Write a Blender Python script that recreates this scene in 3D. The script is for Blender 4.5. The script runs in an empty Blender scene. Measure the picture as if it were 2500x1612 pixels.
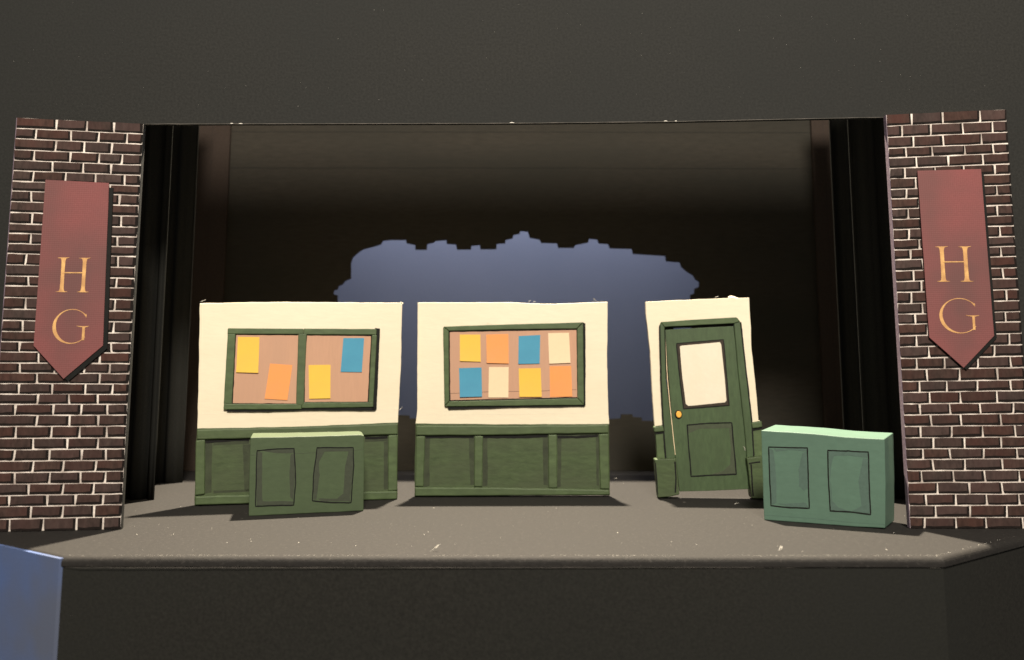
import bpy, bmesh, math, random
from mathutils import Vector, Matrix, noise

MM = 0.001
random.seed(7)
scene = bpy.context.scene
C = scene.collection

# ------------------------------------------------------------------ camera
F, CX, CY = 1943.0, 1250.0, 690.0          # focal length / principal point in photo pixels (2500 x 1612)
PITCH = math.radians(6.68)
CAM_H = 75.3                                # mm above the stage floor
cam_d = bpy.data.cameras.new('camera')
cam = bpy.data.objects.new('camera', cam_d)
C.objects.link(cam)
cam.location = (0, 0, CAM_H * MM)
cam.rotation_euler = (math.pi / 2 + PITCH, 0, 0)
cam_d.sensor_width = 36.0
cam_d.lens = 36.0 * F / 2500.0
cam_d.shift_y = (CY - 806.0) / 2500.0
cam_d.clip_start = 0.005
cam_d.clip_end = 20.0
cam_d.dof.use_dof = True
cam_d.dof.focus_distance = 0.44
cam_d.dof.aperture_fstop = 8.5
scene.camera = cam

# ------------------------------------------------------------------ world and lamps
w = bpy.data.worlds.new('World')
scene.world = w
w.use_nodes = True
w.node_tree.nodes['Background'].inputs[0].default_value = (1.0, 0.95, 0.89, 1)
w.node_tree.nodes['Background'].inputs[1].default_value = 0.115


def lamp(name, kind, loc, energy, color, target=None, **kw):
    d = bpy.data.lights.new(name, kind)
    d.energy = energy
    d.color = color
    for k, v in kw.items():
        setattr(d, k, v)
    o = bpy.data.objects.new(name, d)
    C.objects.link(o)
    o.location = [c * MM for c in loc]
    if target is not None:
        v = Vector(target) - Vector(loc)
        o.rotation_euler = v.to_track_quat('-Z', 'Y').to_euler()
    return o


# ceiling lamp above and a little behind the set: gives the short shadows towards the viewer
lamp('ceiling_lamp', 'POINT', (0, 850, 1267), 430.0, (1.0, 0.87, 0.68), shadow_soft_size=0.022)
# room lamp in front, above the viewer
lamp('room_lamp', 'AREA', (80, -470, 800), 22.8, (1.0, 0.92, 0.80), target=(0, 480, 70),
     shape='DISK', size=0.22)
# unseen fill light added over the sky cloth to brighten its top
lamp('cloth_fill', 'AREA', (0, 685, 345), 1.25, (1.0, 0.93, 0.84), target=(0, 760, 300),
     shape='RECTANGLE', size=0.42, size_y=0.02)

scene.view_settings.view_transform = 'Standard'
scene.view_settings.look = 'None'
scene.view_settings.exposure = 0.0
scene.view_settings.gamma = 1.0
scene.render.film_transparent = False
scene.cycles.max_bounces = 6


# ------------------------------------------------------------------ photo pixel -> place
def ray(u, v):
    x = (u - CX) / F
    up = (CY - v) / F
    cp, sp = math.cos(PITCH), math.sin(PITCH)
    return Vector((x, cp - up * sp, sp + up * cp))


def on_floor(u, v, z=0.0):
    r = ray(u, v)
    t = (z - CAM_H) / r.z
    return Vector((r.x * t, r.y * t, z))


def at_depth(u, v, y):
    r = ray(u, v)
    t = y / r.y
    return Vector((r.x * t, y, CAM_H + r.z * t))


class Frame:
    """vertical plane standing on the floor: local x along it, local -y towards the viewer, z up (mm)"""

    def __init__(self, a, b):
        self.o = Vector((a[0], a[1], 0))
        t = Vector((b[0] - a[0], b[1] - a[1], 0))
        self.length = t.length
        self.t = t.normalized()
        self.n = Vector((self.t.y, -self.t.x, 0))
        self.rot = math.atan2(self.t.y, self.t.x)

    def px(self, u, v, d=0.0):
        r = ray(u, v)
        o = self.o + self.n * d
        cam_p = Vector((0, 0, CAM_H))
        k = (o - cam_p).dot(self.n) / r.dot(self.n)
        p = cam_p + r * k
        return ((p - self.o).dot(self.t), p.z)

    def poly(self, pts, d=0.0):
        return [self.px(u, v, d) for u, v in pts]


def crop(pts, ox, oy, s):
    return [(ox + x / s, oy + y / s) for x, y in pts]


# ------------------------------------------------------------------ materials
def paint(name, col, var=0.12, rough=0.72, bump=0.25, streak=(1, 1, 1), scale=260.0,
          col2=None, mix2=0.0, scale2=40.0, rnd=0.0, spec=0.35, hue=None, speck=None):
    m = bpy.data.materials.new(name)
    m.use_nodes = True
    nt = m.node_tree
    N, L = nt.nodes, nt.links
    b = N['Principled BSDF']
    b.inputs['Roughness'].default_value = rough
    b.inputs['Specular IOR Level'].default_value = spec
    tc = N.new('ShaderNodeTexCoord')
    mp = N.new('ShaderNodeMapping')
    mp.inputs['Scale'].default_value = streak
    L.new(tc.outputs['Object'], mp.inputs['Vector'])
    n1 = N.new('ShaderNodeTexNoise')
    n1.inputs['Scale'].default_value = scale
    n1.inputs['Detail'].default_value = 5
    n1.inputs['Roughness'].default_value = 0.62
    L.new(mp.outputs[0], n1.inputs['Vector'])
    n2 = N.new('ShaderNodeTexNoise')
    n2.inputs['Scale'].default_value = scale2
    n2.inputs['Detail'].default_value = 3
    L.new(mp.outputs[0], n2.inputs['Vector'])
    base = N.new('ShaderNodeMix')
    base.data_type = 'RGBA'
    c = Vector(col)
    base.inputs['A'].default_value = (*[x * (1 - var) for x in col], 1)
    base.inputs['B'].default_value = (*[min(1, x * (1 + var)) for x in col], 1)
    rp = N.new('ShaderNodeMapRange')
    rp.inputs[1].default_value = 0.3
    rp.inputs[2].default_value = 0.7
    L.new(n1.outputs[0], rp.inputs[0])
    L.new(rp.outputs[0], base.inputs['Factor'])
    out = base.outputs['Result']
    if col2 is not None:
        r2 = N.new('ShaderNodeMapRange')
        r2.inputs[1].default_value = 0.38
        r2.inputs[2].default_value = 0.66
        r2.inputs[4].default_value = mix2
        L.new(n2.outputs[0], r2.inputs[0])
        mx = N.new('ShaderNodeMix')
        mx.data_type = 'RGBA'
        L.new(r2.outputs[0], mx.inputs['Factor'])
        L.new(out, mx.inputs['A'])
        mx.inputs['B'].default_value = (*col2, 1)
        out = mx.outputs['Result']
    if rnd > 0:
        oi = N.new('ShaderNodeObjectInfo')
        mr = N.new('ShaderNodeMapRange')
        mr.inputs[3].default_value = 1 - rnd
        mr.inputs[4].default_value = 1 + rnd
        L.new(oi.outputs['Random'], mr.inputs[0])
        hs = N.new('ShaderNodeHueSaturation')
        L.new(mr.outputs[0], hs.inputs['Value'])
        if hue:
            ma = N.new('ShaderNodeMath')
            ma.operation = 'MULTIPLY'
            ma.inputs[1].default_value = 7.31
            fr = N.new('ShaderNodeMath')
            fr.operation = 'FRACT'
            mr2 = N.new('ShaderNodeMapRange')
            mr2.inputs[3].default_value = 1 - hue
            mr2.inputs[4].default_value = 1 + hue
            L.new(oi.outputs['Random'], ma.inputs[0])
            L.new(ma.outputs[0], fr.inputs[0])
            L.new(fr.outputs[0], mr2.inputs[0])
            L.new(mr2.outputs[0], hs.inputs['Saturation'])
        L.new(out, hs.inputs['Color'])
        out = hs.outputs[0]
    if speck:
        sc_, lo, colr = speck
        ns = N.new('ShaderNodeTexNoise')
        ns.inputs['Scale'].default_value = sc_
        ns.inputs['Detail'].default_value = 1
        L.new(tc.outputs['Object'], ns.inputs['Vector'])
        r3 = N.new('ShaderNodeMapRange')
        r3.inputs[1].default_value = lo
        r3.inputs[2].default_value = lo + 0.06
        L.new(ns.outputs[0], r3.inputs[0])
        mx = N.new('ShaderNodeMix')
        mx.data_type = 'RGBA'
        L.new(r3.outputs[0], mx.inputs['Factor'])
        L.new(out, mx.inputs['A'])
        mx.inputs['B'].default_value = (*colr, 1)
        out = mx.outputs['Result']
    L.new(out, b.inputs['Base Color'])
    if bump:
        bp = N.new('ShaderNodeBump')
        bp.inputs['Strength'].default_value = bump
        bp.inputs['Distance'].default_value = 0.0004
        L.new(n1.outputs[0], bp.inputs['Height'])
        L.new(bp.outputs[0], b.inputs['Normal'])
    return m


M = {}
M['black'] = paint('black_board', (0.0190, 0.0185, 0.0165), 0.32, 0.85, 0.35, scale=760, col2=(0.0160, 0.0165, 0.0152), mix2=0.6, scale2=9, spec=0.25)
M['floor'] = paint('floor_paint', (0.0150, 0.0131, 0.0115), 0.30, 0.8, 0.5, streak=(0.6, 1, 1), scale=620, col2=(0.0138, 0.0124, 0.0108), mix2=0.6, scale2=16, spec=0.3,
                   speck=(700, 0.66, (0.032, 0.0285, 0.025)))
M['fascia'] = paint('fascia_black', (0.0145, 0.0138, 0.0115), 0.32, 0.85, 0.35, scale=760, col2=(0.0135, 0.014, 0.012), mix2=0.6, scale2=9, spec=0.2)  # same black as the board, darkened for the weaker light down here
M['wallblack'] = paint('scenic_black', (0.038, 0.033, 0.026), 0.18, 0.9, 0.2, streak=(0.3, 1, 1.6), scale=300, col2=(0.029, 0.0275, 0.0225), mix2=0.8, scale2=14, spec=0.15)
M['drape'] = paint('black_cloth', (0.026, 0.026, 0.0238), 0.2, 1.0, 0.3, scale=1500, spec=0.0)
M['pillar'] = paint('brown_black', (0.040, 0.029, 0.023), 0.15, 0.9, 0.2, scale=500, spec=0.15)
M['sky'] = paint('sky_cloth', (0.20, 0.245, 0.415), 0.04, 0.95, 0.08, scale=600, col2=(0.17, 0.215, 0.37), mix2=0.5, scale2=9, spec=0.1)
M['bluebox'] = paint('blue_paper', (0.082, 0.125, 0.27), 0.05, 0.8, 0.15, scale=900, col2=(0.100, 0.115, 0.165), mix2=0.95, scale2=20, spec=0.3)
M['brick'] = paint('brick_paint', (0.047, 0.029, 0.024), 0.4, 0.85, 0.6, streak=(1.6, 1, 0.7), scale=260, col2=(0.062, 0.028, 0.024), mix2=0.55, scale2=60, rnd=0.16, hue=0.2, spec=0.2)
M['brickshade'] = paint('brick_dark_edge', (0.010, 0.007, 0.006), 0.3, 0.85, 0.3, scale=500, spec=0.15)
M['mortar'] = paint('chalk_mortar', (0.76, 0.68, 0.61), 0.2, 0.9, 0.5, scale=900, col2=(0.24, 0.19, 0.165), mix2=0.75, scale2=110, spec=0.1)
M['core'] = paint('board_core', (0.15, 0.11, 0.14), 0.15, 0.8, 0.3, scale=700)
M['cream'] = paint('cream_paint', (0.76, 0.685, 0.515), 0.035, 0.6, 0.3, streak=(0.35, 1, 1.3), scale=330, col2=(0.75, 0.63, 0.46), mix2=0.6, scale2=30)
M['pane'] = paint('white_paint', (0.76, 0.67, 0.53), 0.03, 0.6, 0.2, scale=330, col2=(0.70, 0.62, 0.46), mix2=0.5, scale2=50)
M['green'] = paint('green_paint', (0.053, 0.077, 0.031), 0.24, 0.6, 0.35, streak=(0.4, 1, 1.2), scale=330, col2=(0.058, 0.070, 0.036), mix2=0.6, scale2=55)
M['greenlight'] = paint('green_trim', (0.070, 0.102, 0.042), 0.24, 0.55, 0.4, streak=(0.4, 1, 1), scale=330, col2=(0.064, 0.086, 0.040), mix2=0.6, scale2=60)
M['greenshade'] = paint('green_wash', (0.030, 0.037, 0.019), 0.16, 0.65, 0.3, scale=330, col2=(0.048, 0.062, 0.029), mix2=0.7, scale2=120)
M['boxgreen'] = paint('crate_green', (0.057, 0.083, 0.039), 0.10, 0.55, 0.22, streak=(0.5, 1, 1), scale=380, col2=(0.053, 0.074, 0.038), mix2=0.5, scale2=50)
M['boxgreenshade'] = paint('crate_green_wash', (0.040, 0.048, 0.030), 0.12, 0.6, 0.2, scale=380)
M['teal'] = paint('crate_teal', (0.086, 0.152, 0.110), 0.07, 0.5, 0.2, streak=(0.5, 1, 1), scale=380, col2=(0.080, 0.135, 0.100), mix2=0.5, scale2=50)
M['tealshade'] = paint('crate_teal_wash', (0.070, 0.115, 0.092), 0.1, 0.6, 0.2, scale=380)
M['doorgreen'] = paint('door_green', (0.056, 0.088, 0.038), 0.18, 0.55, 0.25, streak=(1.4, 1, 0.4), scale=330, col2=(0.044, 0.064, 0.030), mix2=0.5, scale2=60)
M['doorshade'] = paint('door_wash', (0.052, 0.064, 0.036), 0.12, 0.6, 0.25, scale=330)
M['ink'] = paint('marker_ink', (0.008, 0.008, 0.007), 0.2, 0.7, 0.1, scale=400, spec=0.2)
M['brownink'] = paint('dark_brown', (0.040, 0.030, 0.022), 0.2, 0.7, 0.2, scale=400, spec=0.2)
M['cork'] = paint('tan_board', (0.50, 0.285, 0.185), 0.04, 0.75, 0.12, streak=(3, 1, 0.3), scale=260, col2=(0.46, 0.27, 0.18), mix2=0.6, scale2=25)
M['yellow'] = paint('yellow_paper', (0.76, 0.47, 0.06), 0.02, 0.6, 0.1, scale=500, col2=(0.73, 0.44, 0.07), mix2=0.6, scale2=70)
M['orange'] = paint('orange_paper', (0.78, 0.30, 0.085), 0.02, 0.6, 0.1, scale=500, col2=(0.74, 0.29, 0.10), mix2=0.6, scale2=70)
M['blue'] = paint('blue_note', (0.062, 0.275, 0.41), 0.03, 0.6, 0.1, scale=500, col2=(0.052, 0.235, 0.37), mix2=0.6, scale2=70)
M['whitep'] = paint('cream_note', (0.76, 0.59, 0.38), 0.02, 0.6, 0.1, scale=500)
M['maroon'] = paint('maroon_card', (0.215, 0.066, 0.064), 0.10, 0.7, 0.6, scale=1100, col2=(0.125, 0.060, 0.056), mix2=0.9, scale2=20, spec=0.3)
M['gold'] = paint('gold_ink', (0.68, 0.40, 0.15), 0.2, 0.45, 0.2, scale=330, col2=(0.42, 0.20, 0.09), mix2=0.7, scale2=170)
M['knob'] = paint('brass_yellow', (0.80, 0.42, 0.07), 0.06, 0.5, 0.1, scale=300)
M['lint'] = paint('white_lint', (0.72, 0.68, 0.60), 0.1, 0.9, 0)
M['gauge'] = paint('worn_edge', (0.13, 0.115, 0.10), 0.3, 0.8, 0.3, streak=(1, 1, 1), scale=300, col2=(0.06, 0.055, 0.047), mix2=1.0, scale2=60)


def woven(m):
    """canvas weave relief for the banner card"""
    nt = m.node_tree
    N, L = nt.nodes, nt.links
    tc = [n for n in N if n.type == 'TEX_COORD'][0]
    b = N['Principled BSDF']
    hs = []
    for d in ('X', 'Z'):
        wv = N.new('ShaderNodeTexWave')
        wv.bands_direction = d
        wv.inputs['Scale'].default_value = 300
        wv.inputs['Distortion'].default_value = 1.2
        L.new(tc.outputs['Object'], wv.inputs['Vector'])
        hs.append(wv)
    ad = N.new('ShaderNodeMath')
    ad.operation = 'ADD'
    L.new(hs[0].outputs['Fac'], ad.inputs[0])
    L.new(hs[1].outputs['Fac'], ad.inputs[1])
    bp = N.new('ShaderNodeBump')
    bp.inputs['Strength'].default_value = 0.10
    bp.inputs['Distance'].default_value = 0.0004
    L.new(ad.outputs[0], bp.inputs['Height'])
    L.new(bp.outputs[0], b.inputs['Normal'])


woven(M['maroon'])


# ------------------------------------------------------------------ mesh helpers (all lengths mm)
def link(name, me, mats, parent=None):
    o = bpy.data.objects.new(name, me)
    for m in (mats if isinstance(mats, (list, tuple)) else [mats]):
        me.materials.append(m)
    C.objects.link(o)
    if parent is not None:
        o.parent = parent
    return o


def tag(o, label, cat, group=None):
    o['label'] = label
    o['category'] = cat
    if group:
        o['group'] = group
    return o


def empty(name, fr, label, cat, group=None):
    o = bpy.data.objects.new(name, None)
    o.empty_display_size = 0.01
    C.objects.link(o)
    o.location = fr.o * MM
    o.rotation_euler = (0, 0, fr.rot)
    return tag(o, label, cat, group)


def struct(o):
    o['kind'] = 'structure'
    return o


_ns = [0]


def wobble(pts, w, step=2.5, closed=True):
    """cut the outline into short pieces and shake them a little, as a hand-cut edge"""
    if w <= 0:
        return list(pts)
    _ns[0] += 17
    seed = _ns[0] * 3.7
    out = []
    n = len(pts)
    dist = 0.0
    for i in range(n if closed else n - 1):
        a = Vector(pts[i])
        b = Vector(pts[(i + 1) % n])
        ln = (b - a).length
        k = max(1, int(ln / step))
        nn = Vector((-(b - a).y, (b - a).x)).normalized() if ln > 1e-6 else Vector((0, 0))
        for j in range(k):
            p = a.lerp(b, j / k)
            q = (dist + ln * j / k)
            if j:
                p = p + nn * (w * (noise.noise(Vector((q * 0.09, seed, 0))) * 1.3 + 0.6 * noise.noise(Vector((q * 0.42, seed, 5)))))
            out.append((p.x, p.y))
        dist += ln
    if not closed:
        out.append(tuple(pts[-1]))
    return out


def area2(p):
    return sum(p[i][0] * p[(i + 1) % len(p)][1] - p[(i + 1) % len(p)][0] * p[i][1] for i in range(len(p)))


def slab(name, pts, d0, d1, mat, parent, w=0.0, bevel=0.0, step=2.5, seg=2, smooth=False):
    """polygon (s, z) in the thing's own plane, from d0 (back) to d1 (front, towards the viewer)"""
    p = wobble(pts, w, step)
    if area2(p) < 0:
        p = p[::-1]
    n = len(p)
    vs = [(x * MM, -d1 * MM, z * MM) for x, z in p] + [(x * MM, -d0 * MM, z * MM) for x, z in p]
    fs = [list(range(n)), list(range(2 * n - 1, n - 1, -1))]
    fs += [[(i + 1) % n, i, n + i, n + (i + 1) % n] for i in range(n)]
    me = bpy.data.meshes.new(name)
    me.from_pydata(vs, [], fs)
    bm = bmesh.new()
    bm.from_mesh(me)
    if bevel > 0:
        es = [e for e in bm.edges if e.calc_face_angle(0) > math.radians(50)]
        bmesh.ops.bevel(bm, geom=es, offset=bevel * MM, segments=seg, affect='EDGES', profile=0.5, clamp_overlap=True)
    bmesh.ops.recalc_face_normals(bm, faces=bm.faces)
    bm.to_mesh(me)
    bm.free()
    return link(name, me, mat, parent)


def ribbon_data(pts, widths, d0, d1, vs, fs):
    """a brush or pen stroke of changing width as a thin raised body"""
    n = len(pts)
    base = len(vs)
    for i in range(n):
        a = Vector(pts[max(0, i - 1)])
        b = Vector(pts[min(n - 1, i + 1)])
        t = (b - a)
        t = t.normalized() if t.length > 1e-9 else Vector((1, 0))
        nn = Vector((-t.y, t.x)) * (widths[i] * 0.5)
        p = Vector(pts[i])
        for q in (p + nn, p - nn):
            vs.append((q.x * MM, -d1 * MM, q.y * MM))
            vs.append((q.x * MM, -d0 * MM, q.y * MM))
    for i in range(n - 1):
        a = base + 4 * i
        b = a + 4
        fs += [[a, b, b + 2, a + 2], [a + 1, a + 3, b + 3, b + 1], [a, a + 1, b + 1, b], [a + 2, b + 2, b + 3, a + 3]]
    e = base + 4 * (n - 1)
    fs += [[base, base + 2, base + 3, base + 1], [e, e + 1, e + 3, e + 2]]


def build(name, vs, fs, mat, parent):
    me = bpy.data.meshes.new(name)
    me.from_pydata(vs, [], fs)
    bm = bmesh.new()
    bm.from_mesh(me)
    bmesh.ops.recalc_face_normals(bm, faces=bm.faces)
    bm.to_mesh(me)
    bm.free()
    return link(name, me, mat, parent)


def line(name, pts, width, d0, d1, mat, parent, w=0.12, closed=True):
    if name == 'painted_line' and width < 0.7:
        width *= 1.45
    p = wobble(pts, w, 1.2, closed)
    if closed:
        p = p + [p[0], p[1]]
    random.seed(int(abs(pts[0][0]) * 100) + len(p))
    ws = [width * (0.75 + 0.5 * (0.5 + 0.5 * noise.noise(Vector((i * 0.35, pts[0][0], 3))))) for i in range(len(p))]
    vs, fs = [], []
    ribbon_data(p, ws, d0, d1, vs, fs)
    return build(name, vs, fs, mat, parent)


def tube_data(pts, r, vs, fs, sides=4):
    """round fibre through 3D points (mm)"""
    base = len(vs)
    n = len(pts)
    for i in range(n):
        a, b = Vector(pts[max(0, i - 1)]), Vector(pts[min(n - 1, i + 1)])
        t = (b - a).normalized()
        u = t.cross(Vector((0.31, 0.87, 0.4))).normalized()
        v = t.cross(u)
        rr = r * (0.35 if i in (0, n - 1) else 1.0)
        for k in range(sides):
            an = 2 * math.pi * k / sides
            q = Vector(pts[i]) + (u * math.cos(an) + v * math.sin(an)) * rr
            vs.append(tuple(q * MM))
    for i in range(n - 1):
        for k in range(sides):
            a = base + i * sides + k
            b = base + i * sides + (k + 1) % sides
            fs.append([a, b, b + sides, a + sides])
    fs.append([base + k for k in range(sides)][::-1])
    fs.append([base + (n - 1) * sides + k for k in range(sides)])


def fibre(parent, s, z, d, dx, dz, r=0.09, curl=0.8, n=6):
    pts = []
    for i in range(n):
        t = i / (n - 1)
        pts.append((s + dx * t + curl * math.sin(t * 3.0) * 0.4, -d - 0.3 * t + 0.2 * math.sin(5 * t), z + dz * t + curl * math.sin(t * 2.2 + 1) * 0.25))
    vs, fs = [], []
    tube_data(pts, r, vs, fs)
    return build('lint_fibre', vs, fs, M['lint'], parent)


# ------------------------------------------------------------------ stage floor and front
COL_Y = on_floor(294, 1293).y
FRONT_L = on_floor(150, 1360)
FRONT_R = on_floor(2306, 1362)
SIDE_L = on_floor(0, 1327)
SIDE_R = on_floor(2500, 1312)


def extend(a, b, k):
    return a + (b - a) * k


fy = (FRONT_L.y + FRONT_R.y) / 2
SL = extend(FRONT_L, SIDE_L, (-360 - FRONT_L.x) / (SIDE_L.x - FRONT_L.x))
SR = extend(FRONT_R, SIDE_R, (360 - FRONT_R.x) / (SIDE_R.x - FRONT_R.x))
plan = [(FRONT_L.x, FRONT_L.y), (FRONT_R.x, FRONT_R.y), (SR.x, SR.y), (360, 900), (-360, 900), (SL.x, SL.y)]


def prism_plan(name, pts, z0, z1, mat, bevel_idx=(), r=3.0, seg=5):
    n = len(pts)
    vs = [(x * MM, y * MM, z1 * MM) for x, y in pts] + [(x * MM, y * MM, z0 * MM) for x, y in pts]
    fs = [list(range(n)), list(range(2 * n - 1, n - 1, -1))] + [[(i + 1) % n, i, n + i, n + (i + 1) % n] for i in range(n)]
    me = bpy.data.meshes.new(name)
    me.from_pydata(vs, [], fs)
    bm = bmesh.new()
    bm.from_mesh(me)
    bm.verts.ensure_lookup_table()
    es = []
    for i in bevel_idx:
        a, b = bm.verts[i], bm.verts[(i + 1) % n]
        es.append([e for e in a.link_edges if e.other_vert(a) == b][0])
    if es:
        bmesh.ops.bevel(bm, geom=es, offset=r * MM, segments=seg, affect='EDGES', profile=0.5)
    bmesh.ops.recalc_face_normals(bm, faces=bm.faces)
    bm.to_mesh(me)
    bm.free()
    return link(name, me, mat)


floor = struct(prism_plan('stage_floor', plan, -3.8, 0, M['floor'], (0, 1, 5), 2.5))


# fascia under the floor, set back a little from the lip, black in front and on the right
def inset(p, k):
    return (p.x, p.y + k)


fasc = [(FRONT_L.x + 0.4, FRONT_L.y + 0.7), (FRONT_R.x - 0.4, FRONT_R.y + 0.7), (SR.x, SR.y + 1.2), (SR.x, SR.y + 8), (FRONT_R.x - 2, FRONT_R.y + 6), (FRONT_L.x + 2, FRONT_L.y + 6)]
front = struct(prism_plan('stage_front', fasc, -170, -4.0, M['fascia']))
# blue card on the angled left side
tl = (SL - FRONT_L).normalized()
nl = Vector((tl.y, -tl.x, 0))
if nl.y > 0:
    nl = -nl
a = FRONT_L + nl * 0.8
b = SL + nl * 0.8
bl = [(a.x, a.y), (a.x - nl.x * 2.5, a.y - nl.y * 2.5 + 0.0), (b.x - nl.x * 2.5, b.y - nl.y * 2.5), (b.x, b.y)]
side = struct(prism_plan('stage_side', bl, -170, -0.6, M['bluebox'], (), 0))

# thin worn paper edge under the floor lip
vs, fs = [], []
pts = [(FRONT_L.x + 2, FRONT_L.y - 0.1, -4.1)] + [(FRONT_L.x + (FRONT_R.x - FRONT_L.x) * k / 40, fy - 0.1 + 0.15 * noise.noise(Vector((k * 0.7, 1, 1))), -4.1 + 0.15 * noise.noise(Vector((k * 0.9, 4, 1)))) for k in range(1, 40)] + [(FRONT_R.x - 2, FRONT_R.y - 0.1, -4.1)]
tube_data(pts, 0.11, vs, fs)
edge = build('paper_edge', vs, fs, M['gauge'], front)

# ------------------------------------------------------------------ black proscenium board
HY = COL_Y + 6.0
hd = [at_depth(u, v, HY) for u, v in ((352, 303), (800, 302), (1250, 301), (1630, 297), (2165, 286))]
frP = Frame((-340, HY), (340, HY))
opn = [(p.x + 340, p.z) for p in hd]
zl = 0.3
outline = [(0, zl), (opn[0][0] - 3, zl), (opn[0][0] - 3, opn[0][1])] + opn[1:-1] + [(opn[-1][0] + 3, opn[-1][1]), (opn[-1][0] + 3, zl), (680, zl), (680, 360), (0, 360)]
pro = empty('proscenium_wall', frP, 'large matt black board framing the stage opening above the set', 'proscenium')
slab('board', outline, -3.0, 0.0, M['black'], pro, w=0.12, step=6)
vs, fs = [], []
pts = []
for i in range(61):
    t = i / 60 * (len(opn) - 1)
    k = min(int(t), len(opn) - 2)
    a, b = opn[k], opn[k + 1]
    f = t - k
    pts.append((a[0] + (b[0] - a[0]) * f, -0.05, a[1] + (b[1] - a[1]) * f - 0.12 + 0.12 * noise.noise(Vector((i * 0.8, 0, 9)))))
tube_data(pts, 0.2, vs, fs)
build('worn_edge', vs, fs, M['gauge'], pro)
for (u, v, ln) in ((566, 302, 1.6), (588, 302.5, 2.2), (1250, 300, 2.5), (1625, 296, 2.0), (1650, 296, 1.2)):
    p = at_depth(u, v, HY)
    vs, fs = [], []
    ribbon_data([(p.x + 340 - ln / 2, p.z), (p.x + 340, p.z + 0.1), (p.x + 340 + ln / 2, p.z - 0.05)], [0.15, 0.4, 0.1], 0.05, 0.22, vs, fs)
    build('chip', vs, fs, M['lint'], pro)


# ------------------------------------------------------------------ brick columns
def brick(parent, s0, s1, z0, z1, d, seedv, slope=0.0):
    """one painted brick: raised face with its painted dark lower and right borders"""
    rnd = random.Random(seedv)
    nx = 4
    L_, H_ = s1 - s0, z1 - z0
    j = lambda a: rnd.uniform(-a, a)
    th = rnd.uniform(0.28, 0.42)
    rs = rnd.uniform(0.7, 1.3) if L_ > 5 else rnd.uniform(0.3, 0.5)
    bs = rnd.uniform(0.65, 1.15)
    xs = [0.0] + [(L_ - rs) * k / (nx - 1) for k in range(1, nx)] + [L_]
    rows = []
    bot = [j(0.14) for _ in xs]
    mid = [bs + j(0.28) for _ in xs]
    mid[-2] = bs * 1.2
    top = [H_ + j(0.14) for _ in xs]
    e0, e1 = j(0.28), j(0.28)
    for kk, zz in enumerate((bot, mid, top)):
        sl = (kk - 1)
        rows.append([(s0 + x + (e0 * sl * (1 - x / L_) + e1 * sl * x / L_) + j(0.06), z0 + zz[i] + slope * (x - L_ / 2)) for i, x in enumerate(xs)])
    vs, fs, mi = [], [], []
    n = len(xs)
    for r_ in rows:
        for x, z in r_:
            vs.append((x * MM, -(d + th + j(0.03)) * MM, z * MM))
    for r_ in range(2):
        for i in range(n - 1):
            a = r_ * n + i
            fs.append([a, a + 1, a + n + 1, a + n])
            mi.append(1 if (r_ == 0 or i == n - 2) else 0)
    rim = [i for i in range(n)] + [n + n - 1] + [2 * n + n - 1 - i for i in range(n)] + [n]
    b0 = len(vs)
    for k in rim:
        x, y, z = vs[k]
        cx, cz = (s0 + s1) / 2 * MM, (z0 + z1) / 2 * MM
        vs.append((x + math.copysign(0.00006, x - cx), -(d - 0.05) * MM, z + math.copysign(0.00006, z - cz)))
    m = len(rim)
    for k in range(m):
        fs.append([rim[(k + 1) % m], rim[k], b0 + k, b0 + (k + 1) % m])
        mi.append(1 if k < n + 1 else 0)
    me = bpy.data.meshes.new('brick')
    me.from_pydata(vs, [], fs)
    for p, q in zip(me.polygons, mi):
        p.material_index = q
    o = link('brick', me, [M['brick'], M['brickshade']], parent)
    return o


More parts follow.
